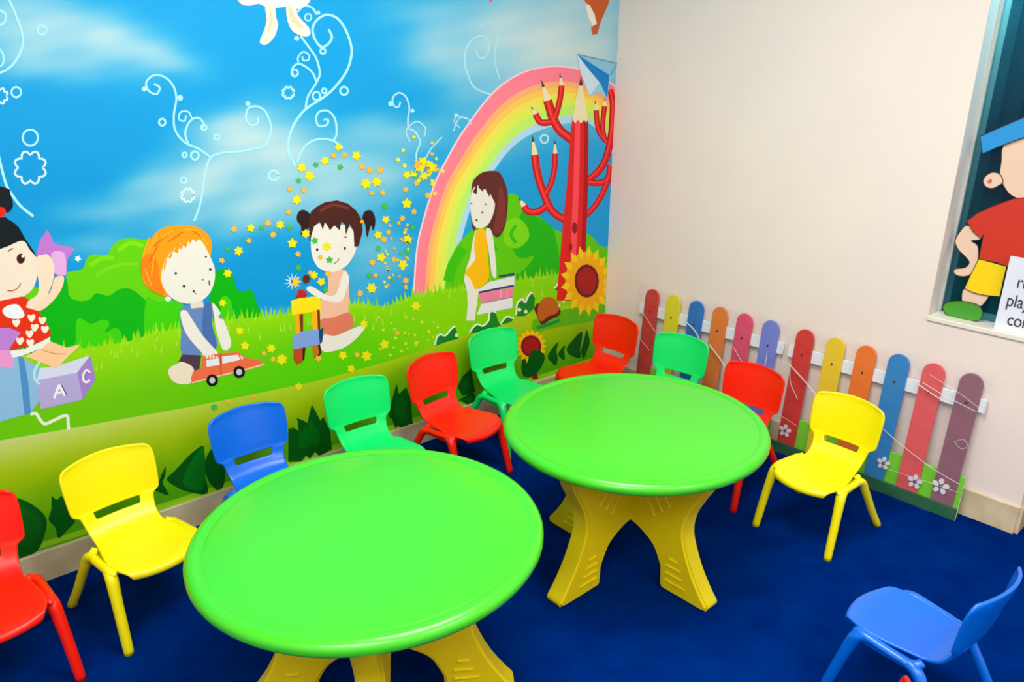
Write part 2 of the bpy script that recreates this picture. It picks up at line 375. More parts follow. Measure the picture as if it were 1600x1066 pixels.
sc([(294,226),(289,208),(296,190),(309,184),(318,194),(313,202)]); sc([(300,187),(294,175),(282,175),(279,186),(288,189),(290,180)], 2.6)
sc([(303,345),(312,320),(317,290),(322,262),(329,246),(345,239),(372,237),(400,232),(412,228),(420,215),(423,200),(420,187),(413,173),(400,166),(387,170),(384,186),(392,196),(402,192),(402,184)])
for x, y, r in ((225,139,4),(281,153,4.5),(387,162,4),(463,60,4),(497,20,3),(610,162,4),(644,173,3),(712,180,3),(120,405,3)): vine(x).ell(x, y, r, r, S, 0)
sc([(652,262),(650,240),(656,222),(648,206),(638,200),(637,184),(639,169),(634,152),(623,145),(613,153),(615,165),(622,167),(625,159)]); sc([(640,222),(634,206),(640,196),(652,190),(664,200),(662,214)], 2.6)
sc([(658,276),(668,240),(690,214)],2.6); sc([(708,205),(716,186),(728,184),(736,194)],2.4)
sc([(766,148),(741,137),(730,116),(725,94),(730,71),(743,58),(756,58),(764,72),(757,90),(746,88),(744,78)]); sc([(750,41),(762,35),(772,44),(775,62),(772,90),(776,110),(780,124)], 2.8); sc([(718,200),(709,190),(715,181),(728,186)], 2.4)
sc([(14,0),(25,25),(34,51),(35,71),(25,94),(10,109),(-8,116)], 3.8); sc([(-6,14),(8,22),(6,36),(-6,41)],3.4); sc([(-6,72),(4,84),(4,100),(-6,106)],3)
sc([(-6,228),(2,262),(10,290),(21,308),(34,324),(52,338)], 4.2)
vine(0).stroke([(47,647),(56,646),(62,655),(70,662),(85,656),(98,650),(105,650),(106,660),(107,671)], 5, (225,236,205), 0)
for v_, lb in zip(VINES, ('white curling vine at the left edge', 'white curling vine above the boy with the car', 'large white curling vine above the pigtailed girl', 'small white curls left of the rainbow', 'pale curls above the rainbow')): v_.build('printed_vine', mural, lb)

# fairy feet, brown tail shape, pink tip at the top
A = Art(9); CR = (228, 224, 212)
A.poly([(366,-30),(372,2),(388,9),(404,6),(420,13),(446,11),(468,14),(486,-2),(482,-30)], (222,230,230), 0, True, 3)
A.poly([(414,8),(428,8),(431,28),(434,39),(428,58),(415,70),(405,66),(411,50),(416,32)], CR, 1, True, 3)
A.poly([(447,8),(461,8),(465,24),(482,43),(484,54),(475,57),(458,50),(449,34)], CR, 1, True, 3)
A.poly([(420,10),(426,30),(420,52),(418,46),(422,30)], (240,210,170), 2, True, 3); A.poly([(452,8),(460,26),(474,44),(462,40),(452,26)], (240,210,170), 2, True, 3)
A.build('printed_fairy', mural, 'white skirt hem and two bare feet at the top edge')
A = Art(9)
A.poly([(908,-20),(912,0),(918,8),(927,24),(933,37),(923,43),(925,54),(933,53),(938,34),(951,4),(953,-20)], (200,92,42), 0)
A.poly([(914,6),(921,8),(929,24),(931,38),(925,40),(918,26)], (246,236,220), 1)
A.build('printed_tail', mural, 'rust brown pointed tail at the top right edge')
A = Art(9); A.poly([(762,-10),(770,-10),(766,6)], (220,60,120), 0); A.build('printed_tip', mural, 'tiny pink pointed tip at the top edge')

# pencil tree
A = Art(9); RD, RDK, RH, WD, LEAD = (222,32,30), (176,14,22), (255,74,88), (240,226,180), (70,56,56)
def branch(p, w_, tip=None):
    A.stroke(p, w_+2, RDK, 0); A.stroke(p, w_*.8, RD, 1); A.stroke([(x-w_*.12, y-w_*.12) for x, y in p], w_*.28, (250,64,66), 2)
    if tip:
        e = p[-1]; dx, dy = tip[0]-e[0], tip[1]-e[1]; L = math.hypot(dx, dy); nx, ny = -dy/L*w_*.5, dx/L*w_*.5
        A.poly([(e[0]+nx, e[1]+ny), (e[0]-nx, e[1]-ny), tip], WD, 2)
        A.poly([(tip[0]+nx*.4-dx*.36, tip[1]+ny*.4-dy*.36), (tip[0]-nx*.4-dx*.36, tip[1]-ny*.4-dy*.36), tip], LEAD, 3)
branch([(898,222),(886,213),(874,203),(864,186),(859,170),(855,157)], 12, (845,124))
branch([(866,186),(871,170),(875,152),(877,134)], 7, (874,114)); branch([(862,190),(852,192),(843,190),(836,178)], 8, (829,166))
branch([(890,345),(876,340),(861,328),(850,305),(843,285),(838,265),(835,242)], 10, (831,210))
branch([(852,303),(861,285),(866,262),(867,240)], 7, (866,217)); branch([(854,322),(839,331),(825,330),(818,322)], 9, (810,309))
branch([(912,288),(924,277),(936,266),(946,248),(952,226),(956,200),(958,160)], 9); branch([(948,222),(938,210),(933,196),(931,172)], 6, (929,156))
branch([(946,222),(941,200),(944,166)], 6, (945,152)); branch([(914,284),(930,286),(944,284),(951,275),(953,258)], 8)
branch([(912,338),(926,326),(938,308),(946,290),(952,276)], 7); branch([(955,200),(957,165),(953,140)], 7)
A.poly([(894,184),(918,184),(919,210),(918,300),(915,380),(914,470),(869,470),(874,410),(880,340),(886,280),(890,220)], RD, 3)
A.poly([(912,184),(918,184),(919,210),(918,300),(915,380),(914,470),(904,470),(908,380),(911,300),(912,220)], RDK, 4)
A.poly([(898,184),(906,184),(905,260),(902,340),(898,430),(890,430),(893,340),(896,260)], RH, 4)
A.poly([(894,187),(898,193),(902,187),(907,193),(912,187),(915,192),(918,186),(912,150),(907,122),(900,150)], WD, 5); A.poly([(904,134),(907,118),(910,134)], LEAD, 6)
A.ell(897,356,4,9,(150,20,30),5); A.ell(891,386,2.6,6,(150,20,30),5)
A.build('printed_pencil_tree', mural, 'red tree whose trunk and branches end as sharpened pencils')
# paper plane
A = Art(16)
A.poly([(901,85),(964,99),(953,118),(948,154),(936,144),(920,150),(906,113)], (150,208,232), 0)
A.poly([(901,85),(964,99),(953,118)], (138,196,226), 1); A.poly([(901,85),(936,129),(920,150),(906,113)], (204,228,238), 1)
A.poly([(901,85),(951,117),(948,154),(937,130),(921,111)], (14,130,204), 2); A.stroke([(901,85),(964,99),(953,118)], 1.6, (90,140,180), 3, smooth=False)
A.build('printed_paper_plane', mural, 'light blue folded paper plane')
# sunflowers
A = Art(16)
def sunflower(cx, cy, rx, ry, cr, rot=0, n=17):
    for ring, (s_, c) in enumerate(((1.0, (244,208,20)), (.84, (246,176,10)))):
        for k in range(n):
            a = 2*math.pi*(k+.5*ring)/n; r2 = cr*.7
            px, py = cx+rx*s_*math.cos(a), cy+ry*s_*math.sin(a); q = .19
            A.poly([(cx+rx*cr*.9*math.cos(a-q*1.2), cy+ry*cr*.9*math.sin(a-q*1.2)), (cx+rx*.75*s_*math.cos(a-q), cy+ry*.75*s_*math.sin(a-q)), (px, py), (cx+rx*.75*s_*math.cos(a+q), cy+ry*.75*s_*math.sin(a+q)), (cx+rx*cr*.9*math.cos(a+q*1.2), cy+ry*cr*.9*math.sin(a+q*1.2))], c, ring)
    A.ell(cx, cy, rx*cr*1.06, ry*cr*1.06, (110,24,34), 2); A.ell(cx, cy, rx*cr*.86, ry*cr*.86, (168,30,24), 3)
sunflower(916, 439, 41, 56, .44)
A.build('printed_sunflower', mural, 'large yellow sunflower with dark red centre')
A = Art(16)
sunflower(829, 541, 25, 27, .6)
A.stroke([(829,558),(832,575),(836,592)], 9, (150,20,26), 3)
A.poly([(831,546),(838,549),(842,546),(850,560),(842,578),(830,588),(822,572)], LV, 4, True, 3)
A.build('printed_sunflower', mural, 'small sunflower behind a dark leaf')
A = Art(16)
A.poly([(840,480),(846,468),(858,464),(868,470),(873,482),(868,490),(856,494),(846,502),(840,496)], (188,98,28), 1, True, 3)
A.poly([(838,492),(834,482),(841,474),(845,500),(852,496),(870,488),(874,480),(874,492),(858,500),(846,508)], (96,40,24), 0, True, 3)
A.stroke([(838,512),(856,507),(874,500)], 5, (20,150,60), 0)
A.build('printed_snail', mural, 'small round brown shelled creature in the grass')

# children
SK = (232, 229, 216)
A = Art(12)                                            # reading girl
A.poly([(736,298),(739,282),(750,271),(764,267),(779,269),(788,284),(793,305),(792,331),(788,355),(779,370),(771,368),(762,356),(745,350),(742,361),(737,354),(736,330)], (96,40,38), 0, True, 3)
A.poly([(780,290),(788,310),(788,345),(780,364),(770,360),(776,330)], (122,52,44), 1, True, 3)
A.poly([(737,298),(741,292),(747,290),(756,296),(760,292),(771,309),(772,327),(764,348),(753,356),(741,354),(736,339),(734,316)], SK, 1, True, 3)
for x, y, r in ((736,318,1.3),(758,319,1.3),(753,332,1.6),(744,344,1.8)): A.ell(x, y, r, r, (90,80,70), 2)
A.poly([(742,360),(737,380),(734,402),(728,418),(724,437),(729,455),(730,475),(728,501),(741,501),(744,478),(748,450),(748,400),(750,362)], SK, 0)
A.poly([(744,360),(757,360),(761,388),(762,405),(764,428),(761,439),(748,450),(741,451),(735,437),(726,426),(736,413),(742,404),(740,385)], (250,188,10), 1, True, 3)
A.poly([(758,360),(767,360),(772,388),(775,431),(768,430),(764,400)], SK, 2, True, 3)
A.poly([(744,455),(762,441),(803,431),(803,446),(747,458)], (226,232,232), 2)
A.poly([(746,459),(801,449),(800,464),(752,474)], (240,130,160), 2); A.poly([(752,473),(800,464),(800,481),(744,492)], (230,234,230), 2)
A.stroke([(779,432),(803,428)], 3, (60,50,110), 3, smooth=False); A.stroke([(747,457),(802,446)], 3, (70,50,120), 3, smooth=False); A.stroke([(752,474),(800,464)], 1.6, (150,140,150), 3, smooth=False)
for x in (782, 792): A.stroke([(x, 452), (x-.5, 466)], 1.2, (250,190,210), 4, smooth=False)
for a, b, c in (((738,300),(746,284),(744,304)),((746,292),(758,282),(754,300)),((756,292),(768,286),(764,308)),((764,300),(772,296),(773,318))): A.poly([a, b, c], (96,40,38), 2)
A.build('printed_girl', mural, 'long-haired girl in yellow dress sitting on two books')

A = Art(12)                                            # girl with pigtails and toy blocks
HB_ = (74, 30, 26)
A.poly([(485,336),(475,328),(466,331),(463,343),(470,354),(470,369),(478,360),(485,350)], (48,22,24), 0, True, 3)
A.poly([(565,344),(569,331),(580,329),(586,343),(583,361),(579,352),(573,371),(570,350)], (48,22,24), 0, True, 3)
A.poly([(486,362),(492,350),(540,352),(553,366),(556,385),(553,397),(542,414),(525,424),(510,424),(495,416),(486,395)], SK, 0, True, 4)
A.poly([(483,378),(482,350),(485,331),(494,323),(507,316),(526,313),(543,318),(556,329),(565,344),(566,361),(560,384),(553,386),(552,361),(546,350),(540,367),(538,350),(533,346),(530,360),(522,352),(515,360),(507,346),(504,360),(499,346),(490,354),(486,368)], HB_, 1)
A.stroke([(500,330),(520,320),(545,326)], 5, (110,50,36), 2); A.ell(565, 346, 3, 3, (250,170,20), 2)
for x, y, r in ((538,388,2),(495,390,2)): A.ell(x, y, r, r*1.2, (50,50,55), 2)
A.stroke([(536,371),(541,370)], 1.5, (80,70,70), 2, smooth=False); A.stroke([(521,412),(527,408),(529,404)], 1.5, (150,90,80), 2)
A.poly([(514,427),(536,421),(544,432),(545,459),(544,485),(551,504),(549,513),(519,524),(506,519),(499,493),(502,468),(512,450)], (236,186,156), 0, True, 3)
A.poly([(500,500),(520,496),(545,488),(552,505),(549,513),(519,525),(506,519)], (220,120,92), 1, True, 3)
A.poly([(536,425),(545,434),(540,455),(531,472),(504,468),(486,459),(478,451),(486,447),(510,461),(525,458)], SK, 2, True, 3)
A.poly([(501,530),(508,522),(522,525),(549,514),(566,508),(570,512),(555,530),(533,545),(507,550),(500,541)], SK, 2, True, 3)
for k in range(11):
    a = 2*math.pi*k/11; A.poly([(457+4*math.cos(a-.35), 440+4*math.sin(a-.35)), (457+15*math.cos(a), 440+14*math.sin(a)), (457+4*math.cos(a+.35), 440+4*math.sin(a+.35))], (214,236,240), 1)
A.star(462, 440, 9, (244,200,30), 3); A.ell(478, 436, 6, 7, (96,40,24), 2)
A.poly([(461,466),(466,452),(474,452),(480,460),(476,466)], (186,34,34), 1)
A.poly([(454,470),(466,466),(500,462),(501,485),(456,493)], (246,222,20), 2)
A.poly([(466,491),(473,490),(473,520),(462,524)], (120,50,20), 2); A.poly([(460,491),(467,490),(469,520),(461,524)], (246,166,20), 3)
A.poly([(494,484),(499,484),(500,518),(493,519)], (120,50,20), 2); A.poly([(486,487),(495,485),(496,517),(488,519)], (248,178,20), 3)
A.poly([(456,526),(470,518),(497,514),(499,538),(457,546)], (124,160,216), 3); A.poly([(497,517),(505,511),(503,534),(499,538)], (30,60,120), 2)
A.poly([(458,545),(472,543),(472,566),(463,570),(458,562)], (188,72,30), 2); A.poly([(470,543),(477,543),(475,561),(470,567)], (60,24,20), 1)
A.poly([(487,541),(496,539),(498,552),(490,561)], (196,110,30), 2); A.poly([(495,539),(500,538),(502,552),(496,558)], (70,30,20), 1)
A.build('printed_girl', mural, 'pigtailed girl kneeling beside a tower of coloured blocks')

A = Art(12)                                            # boy with car
A.poly([(281,489),(286,479),(298,476),(316,476),(330,472),(333,485),(331,507),(339,541),(316,553),(284,554),(283,517)], (98,134,188), 0, True, 3)
A.poly([(318,478),(329,474),(331,507),(338,540),(326,548),(316,520)], (70,108,170), 1, True, 3)
A.poly([(284,554),(314,555),(311,577),(303,580),(290,574),(277,568)], (74,54,74), 1)
A.poly([(275,569),(283,565),(298,571),(303,581),(298,598),(281,600),(268,594),(262,580),(268,572)], (234,220,196), 2, True, 3)
A.poly([(281,489),(290,485),(298,496),(316,524),(335,545),(340,553),(334,556),(322,560),(313,549),(290,521)], SK, 3, True, 3)
A.poly([(331,474),(337,478),(345,491),(358,524),(360,541),(348,547),(337,515),(334,495)], SK, 2, True, 3)
A.poly([(221,406),(226,388),(234,374),(249,359),(271,352),(301,353),(320,362),(330,378),(328,400),(318,420),(300,440),(262,462),(250,460),(237,454),(224,441),(220,421)], (246,156,14), 3, True, 4)
A.poly([(221,406),(222,430),(236,454),(258,461),(250,440),(246,410),(236,396)], (240,128,14), 4, True, 3)
for a, b in (((240,385),(262,365)),((232,410),(246,384)),((262,378),(286,362)),((300,360),(318,372))): A.stroke([a, b], 2.4, (222,110,20), 5, smooth=False)
A.poly([(260,402),(270,390),(282,380),(293,373),(304,373),(314,376),(324,393),(331,408),(335,421),(334,441),(324,462),(305,473),(284,473),(264,462),(252,441),(253,420)], SK, 5, True, 4)
for a, b, c in (((255,415),(262,398),(256,424)),((262,402),(272,386),(266,404)),((270,392),(282,376),(277,396)),((278,386),(290,370),(283,390)),((284,380),(296,368),(290,388)),((292,374),(304,368),(296,381)),((300,372),(312,370),(306,378))):
    A.poly([a, b, c], (246,156,14), 6)
for a, b in (((232,372),(222,400)),((246,366),(232,390)),((270,358),(252,372)),((290,358),(306,360)),((310,362),(324,382)),((226,420),(236,446)),((240,400),(236,430))): A.stroke([a, b], 1.6, (252,186,40), 5, smooth=False)
A.poly([(296,470),(316,468),(318,480),(298,482)], (226,216,200), 2)
A.ell(262, 467, 5, 4, SK, 4)
for x, y, r in ((274,427,2),(287,447,2.4),(302,455,1.8),(328,421,2.2),(321,401,1.6),(316,437,1.3)): A.ell(x, y, r, r, (60,64,60), 6)
A.stroke([(326,438),(327,446)], 2, (60,64,60), 6, smooth=False); A.stroke([(302,455),(304,458),(307,459)], 1.2, (90,90,80), 6)
A.poly([(298,590),(301,580),(313,576),(316,557),(343,552),(373,550),(382,559),(404,562),(412,568),(384,577),(346,586),(299,598)], (234,108,66), 4)
A.stroke([(299,598),(346,586),(384,577),(412,569)], 2, (246,206,180), 5, smooth=False)
A.poly([(322,562),(341,560),(343,570),(322,573)], (226,232,236), 5); A.poly([(346,557),(371,554),(375,562),(347,568)], (226,232,236), 5); A.poly([(374,554),(380,559),(377,562)], (226,232,236), 5)
A.stroke([(344,552),(345,587)], 1.6, (180,60,40), 6, smooth=False)
for x, y in ((331,594), (373,581)): A.ell(x, y, 9.2, 9.4, (16,16,18), 6); A.ell(x, y, 4.6, 5, (196,198,204), 7)
for k in range(4): A.stroke([(322+k*5, 552+k*1.5), (323+k*5.4, 560)], 3, SK, 7, smooth=False)
A.build('printed_boy', mural, 'orange-haired boy pushing a red toy car')

A = Art(12)                                            # girl with hair bun, star and letter blocks
A.poly([(-30,290),(11,294),(16,304),(20,319),(17,328),(8,332),(-30,330)], (12,22,30), 0, True, 3); A.ell(1, 331, 8, 8, (225,36,20), 1)
A.poly([(-70,440),(-60,360),(0,340),(13,343),(28,354),(39,373),(56,400),(40,400),(0,400)], (8,20,28), 0, True, 3)
A.poly([(-60,400),(0,389),(34,376),(46,390),(60,408),(58,430),(50,452),(30,466),(0,472),(-60,470)], (236,222,200), 1, True, 4)
A.ell(32, 404, 6.5, 8, (70,20,14), 2); A.ell(35, 400, 2, 2.4, (240,240,240), 3); A.stroke([(12,393),(16,390),(20,388)], 1.6, (60,40,30), 2)
A.stroke([(11,454),(20,454),(28,449),(32,442)], 1.6, (170,80,60), 2)
A.poly([(74,359),(79,368),(84,380),(100,384),(117,388),(105,405),(104,418),(102,431),(90,432),(80,424),(56,399),(62,375)], (188,118,206), 1)
A.poly([(80,395),(100,395),(103,420),(101,430),(84,425)], (222,170,222), 2, True, 3)
A.poly([(58,401),(66,398),(75,398),(84,414),(83,436),(74,460),(60,485),(38,486),(44,470),(58,460),(60,440),(56,420)], (240,218,190), 2, True, 3)
A.poly([(85,434),(99,432),(97,448),(86,466),(66,484),(50,484),(62,470),(78,456)], (240,212,180), 3, True, 3)
A.poly([(-20,474),(34,463),(44,467),(40,480),(60,486),(74,508),(80,522),(69,532),(38,542),(15,546),(-20,548)], (222,46,18), 3)
A.poly([(3,486),(10,478),(24,475),(32,480),(38,492),(30,498),(12,496)], (232,240,240), 4, True, 3)
for x, y in ((49,497),(25,505),(54,512),(70,515),(46,522),(66,501),(31,533),(47,536),(8,520)):
    A.poly([(x, y+6), (x-6, y-1), (x-5, y-6), (x-1, y-4.5), (x+3, y-6.5), (x+6, y-2)], (250,232,210), 4, True, 3)
A.poly([(-20,556),(15,548),(38,545),(67,532),(78,526),(78,534),(64,544),(33,556),(-20,566)], (232,238,230), 4)
A.poly([(39,557),(64,544),(78,533),(104,543),(123,538),(121,543),(108,555),(87,576),(69,568)], (244,200,150), 5); A.stroke([(64,546),(84,552),(102,553)], 1.4, (200,140,90), 6)
A.poly([(-20,560),(30,556),(62,575),(62,625),(46,646),(-20,664)], (136,186,218), 2)
A.poly([(28,557),(37,558),(44,600),(48,645),(38,648)], (74,142,196), 3); A.stroke([(62,565),(54,578),(54,592),(62,600)], 4, (180,225,235), 4)
A.poly([(57,594),(120,582),(129,624),(63,639)], (176,166,212), 3); A.poly([(120,582),(141,556),(149,593),(129,624)], (160,130,200), 3); A.poly([(57,594),(62,575),(88,572),(140,555),(120,582)], (206,216,232), 3)
A.stroke([(84,622),(92,601)], 4, (236,238,244), 4, smooth=False); A.stroke([(92,601),(101,618)], 4, (236,238,244), 4, smooth=False); A.stroke([(86,614),(98,612)], 3, (236,238,244), 4, smooth=False); A.stroke([(95,601),(104,617)], 1.4, (60,50,90), 5, smooth=False)
A.stroke([(140,582),(135,578),(130,584),(130,594),(135,597),(140,593)], 3.4, (238,232,244), 4); A.stroke([(139,585),(135,582),(133,588),(135,593)], 1.4, (120,90,160), 5)
A.poly([(-20,513),(14,512),(32,520),(24,530),(14,545),(-20,550)], (184,126,210), 5); A.poly([(-20,548),(14,546),(22,566),(18,576),(-20,568)], (228,150,204), 5)
A.star(121, 404, 6, (225,240,250), 6)
A.build('printed_girl', mural, 'girl with black bun and red heart dress beside letter blocks')

# scattered stars
A = Art(19); Y_, O_, G_ = (234,226,20), (240,186,60), (64,188,70)
for c, r0, L in ((Y_, 8, ((471,262),(507,251),(556,243),(463,312),(437,351),(456,380),(477,365),(588,284),(571,287),(602,343),(635,273),(660,252),(674,261),(662,275),(635,318),(636,374),(590,367),(483,275),(528,230),(391,356),(437,351),(355,427),(347,473),(595,402),(629,413),(580,450),(501,440),(568,506),(600,538),(572,556),(535,555),(440,561),(382,540),(439,562),(423,544),(466,604),(374,517),(372,392),(655,262),(649,478),(548,576),(490,430),(510,385))),
 (O_, 5.5, ((520,243),(538,242),(452,295),(474,297),(450,331),(418,348),(425,367),(565,260),(577,266),(593,266),(580,302),(597,301),(646,331),(628,341),(668,305),(633,296),(650,286),(651,259),(606,363),(599,374),(365,358),(426,366),(388,376),(346,407),(465,397),(581,410),(633,438),(562,458),(557,554),(426,561),(395,619),(500,402),(586,430),(484,426),(356,628),(412,552),(615,405),(620,520),(512,428),(497,560))),
 (G_, 5.5, ((493,257),(466,282),(531,261),(600,322),(408,356),(451,356),(648,274),(491,376),(644,355),(355,389),(576,430),(514,406),(508,453),(334,636),(465,418),(590,388),(636,392),(345,494)))):
    for x, y in L: A.star(x, y, r0*random.uniform(.8, 1.15), c, 0, n=random.choice((5, 6)), inner=.62)
for k in range(34):
    x, y = random.uniform(590, 690), random.uniform(495, 560)
    if y > 480 and y < topy(x)+80: A.star(x, y, random.uniform(2, 3.5), (215,230,60), 0)
for k in range(26):
    x, y = random.gauss(655, 18), random.gauss(270, 20); A.star(x, y, random.uniform(3, 5), random.choice((Y_, O_, (225,235,90))), 0)
for k in range(34):
    x, y = random.uniform(600, 640), random.uniform(345, 460); A.star(x, y, random.uniform(2.5, 4), random.choice((Y_, O_, G_)), 0)
st = A.build('printed_stars', mural, 'loose drift of little yellow, orange and green stars'); st['kind'] = 'stuff'

# ---------------------------------------------------------------- children's tables
M_top = mat('green_plastic', (62, 196, 26), .34, .45, bump=.05, bscale=7, coat=.35)
M_leg = mat('yellow_plastic_base', (236, 214, 0), .38, .4, bump=.06, bscale=300)
TR_, TH_ = 0.454, 0.571
def make_table(loc, rz, label):
    t = empty('round_table', loc, rz, label, 'table', 'round tables')
    bm = bmesh.new(); N = 96
    prof = [(0, TH_-.004), (.30, TH_-.004), (.404, TH_-.004), (.410, TH_-.0048), (.4135, TH_-.006), (.417, TH_-.0046), (.423, TH_-.001), (.432, TH_), (.441, TH_-.002), (.449, TH_-.008), (.4535, TH_-.017), (.4535, TH_-.027), (.449, TH_-.035), (.441, TH_-.040), (.425, TH_-.041), (.415, TH_-.034), (.412, TH_-.022), (0, TH_-.022)]
    rings = []
    for r, z in prof:
        rings.append([bm.verts.new((0, 0, z))] if r == 0 else [bm.verts.new((r*math.cos(2*math.pi*k/N), r*math.sin(2*math.pi*k/N), z)) for k in range(N)])
    for a, b in zip(rings, rings[1:]):
        for k in range(N):
            if len(a) == 1: bm.faces.new((a[0], b[k], b[(k+1) % N]))
            elif len(b) == 1: bm.faces.new((a[k], b[0], a[(k+1) % N]))
            else: bm.faces.new((a[k], b[k], b[(k+1) % N], a[(k+1) % N]))
    bmesh.ops.recalc_face_normals(bm, faces=bm.faces[:])
    from_bm('tabletop', bm, M_top, t, True)
    outer = [(.345, .548), (.335, .45), (.30, .38), (.268, .31), (.262, .24), (.285, .17), (.315, .11), (.352, .055), (.378, .022), (.374, .004), (.352, 0)]
    inner = [(.19, 0), (.180, .012), (.176, .08), (.165, .105), (.14, .148), (.10, .176), (.055, .195), (.0, .205)]
    pts = catmull(outer[:-1], False, 4) + [outer[-1]] + inner[:2] + catmull(inner[2:], False, 4) + [(0, .548)]
    for k in range(4):
        rot = Matrix.Rotation(k*math.pi/2, 4, 'Z')
        bm = bmesh.new()
        prism(bm, pts, lambda u, v, d: (u, d, v), -.036, .036)
        bmesh.ops.bevel(bm, geom=[e for e in bm.edges if abs(e.verts[0].co.y-e.verts[1].co.y) < 1e-6 and max(e.verts[0].co.x, e.verts[1].co.x) > .01], offset=.008, segments=3, affect='EDGES')
        for s_ in (-1, 1):                                # moulded ribs on both faces
            for (r1, z1, r2, z2) in ((.205, .045, .29, .045), (.205, .075, .275, .075), (.205, .105, .262, .105), (.215, .135, .25, .135)):
                tube(bm, [(r1, s_*.037, z1), (r2, s_*.037, z2)], [.005, .0035], 8)
            for (r1, z1, r2, z2) in ((.08, .43, .17, .30), (.115, .45, .20, .33), (.08, .36, .14, .27)):
                tube(bm, [(r1, s_*.037, z1), (r2, s_*.037, z2)], [.006, .005], 8)
        bmesh.ops.transform(bm, matrix=rot, verts=bm.verts[:])
        from_bm('leg', bm, M_leg, t)
    return t
make_table((-2.306, -1.248, 0), math.radians(-126), 'nearer round green table on yellow cross base, in the left foreground')
make_table((-1.284, -1.290, 0), 0, 'farther round green table on yellow cross base, in front of the wall corner')

# ---------------------------------------------------------------- children's chairs
def shell_mesh():
    rows = [  # y, z, half width, forward curl at the sides, arc lift in the middle
        (-.158, .228, .098, 0, 0), (-.164, .240, .104, 0, 0), (-.160, .252, .110, 0, 0), (-.148, .258, .117, 0, 0), (-.122, .259, .125, 0, 0), (-.085, .258, .129, 0, 0), (-.045, .257, .127, 0, 0),
        (-.005, .257, .121, 0, 0), (.035, .258, .113, .0, 0), (.065, .261, .107, .0, 0), (.090, .268, .106, .003, 0), (.110, .280, .107, .005, 0), (.124, .296, .109, .008, 0), (.134, .313, .112, .010, 0),
        (.1395, .325, .114, .012, 0), (.1425, .335, .118, .013, 0), (.145, .341, .133, .015, 0), (.147, .349, .139, .016, 0), (.151, .370, .141, .018, 0), (.160, .405, .143, .024, .001), (.169, .440, .144, .029, .003), (.178, .468, .144, .033, .006),
        (.183, .483, .141, .034, .010), (.185, .492, .134, .034, .014), (.186, .497, .120, .032, .017)]
    us = [-1, -.93, -.82, -.70, -.62, -.55, -.35, -.12, .12, .35, .55, .62, .70, .82, .93, 1]
    bm = bmesh.new(); g = []
    for (y, z, w_, curl, arc) in rows:
        row = []
        for u in us:
            dz = arc*(1-u*u); dy = -curl*u*u
            if z < .262 and y < .06:
                dz += .006*(abs(u)**3)*(1 if y > -.15 else 0)     # seat dishes slightly, front edge bows out
                if y < -.1: dy -= .026*(1-u*u)*min(1, (-y-.1)/.04)
            row.append(bm.verts.new((u*w_, y+dy, z+dz)))
        g.append(row)
    for i in range(len(g)-1):
        for j in range(len(us)-1):
            if i in (14,) and 4 <= j <= 10: continue               # hand slot
            if i in (13,) and 4 <= j <= 10: continue
            bm.faces.new((g[i][j], g[i][j+1], g[i+1][j+1], g[i+1][j]))
    me = bpy.data.meshes.new('shell'); bm.to_mesh(me); bm.free()
    o = bpy.data.objects.new('shell_tmp', me); COL.objects.link(o)
    s = o.modifiers.new('s', 'SOLIDIFY'); s.thickness = .010; s.offset = -1
    s2 = o.modifiers.new('d', 'SUBSURF'); s2.levels = 2; s2.render_levels = 2
    dg = bpy.context.evaluated_depsgraph_get(); ev = o.evaluated_get(dg)
    res = bpy.data.meshes.new_from_object(ev); bpy.data.objects.remove(o)
    out = []
    for keep_back in (False, True):
        b2 = bmesh.new(); b2.from_mesh(res)
        dl = [f for f in b2.faces if ((f.calc_center_median().z > .300) != keep_back)]
        bmesh.ops.delete(b2, geom=dl, context='FACES'); m2 = bpy.data.meshes.new('backrest' if keep_back else 'seat'); b2.to_mesh(m2); b2.free()
        for p in m2.polygons: p.use_smooth = True
        out.append(m2)
    return out
SEAT, BACK = shell_mesh()
def leg_mesh(s, front):
    bm = bmesh.new()
    if front: p = [(s*.136, -.066, .249), (s*.137, -.088, .247), (s*.139, -.106, .234), (s*.142, -.117, .205), (s*.146, -.132, .15), (s*.150, -.150, .08), (s*.154, -.168, .002)]; r = [.0135, .0165, .0185, .0175, .016, .0155, .0145]
    else: p = [(s*.132, .030, .240), (s*.134, .055, .237), (s*.137, .076, .222), (s*.142, .094, .19), (s*.149, .124, .14), (s*.159, .160, .075), (s*.174, .203, .002)]; r = [.0125, .0155, .0165, .0155, .015, .0145, .014]
    q = catmull([tuple(list(a)+[b]) for a, b in zip(p, r)], False, 5)
    # flat foot
    tube(bm, [a[:3] for a in q], [a[3] for a in q], 16)
    for v in bm.verts:
        if v.co.z < .012: v.co.z = 0.0 if v.co.z < .008 else v.co.z
        if v.co.z < 0: v.co.z = 0
    me = bpy.data.meshes.new('leg'); bm.to_mesh(me); bm.free()
    for pl in me.polygons: pl.use_smooth = len(pl.vertices) == 4
    return me
def rail_mesh(s):
    """raised side rail that carries front and rear leg"""
    bm = bmesh.new()
    pts = catmull([(s*.124, -.112, .246), (s*.134, -.102, .250), (s*.137, -.08, .252), (s*.136, -.03, .247), (s*.134, .02, .243), (s*.130, .045, .240), (s*.121, .060, .244), (s*.110, .066, .249)], False, 4)
    tube(bm, pts, [.010]+[.0145]*(len(pts)-2)+[.009], 14, flat=.85)
    # web below the seat that joins rail and shell
    prism(bm, [(-.11, .245), (-.09, .250), (.045, .241), (.055, .236), (.04, .226), (-.08, .226)], lambda u, v, d: (d, u, v), s*.100, s*.138)
    me = bpy.data.meshes.new('side_rail'); bm.to_mesh(me); bm.free()
    for pl in me.polygons: pl.use_smooth = len(pl.vertices) == 4
    return me
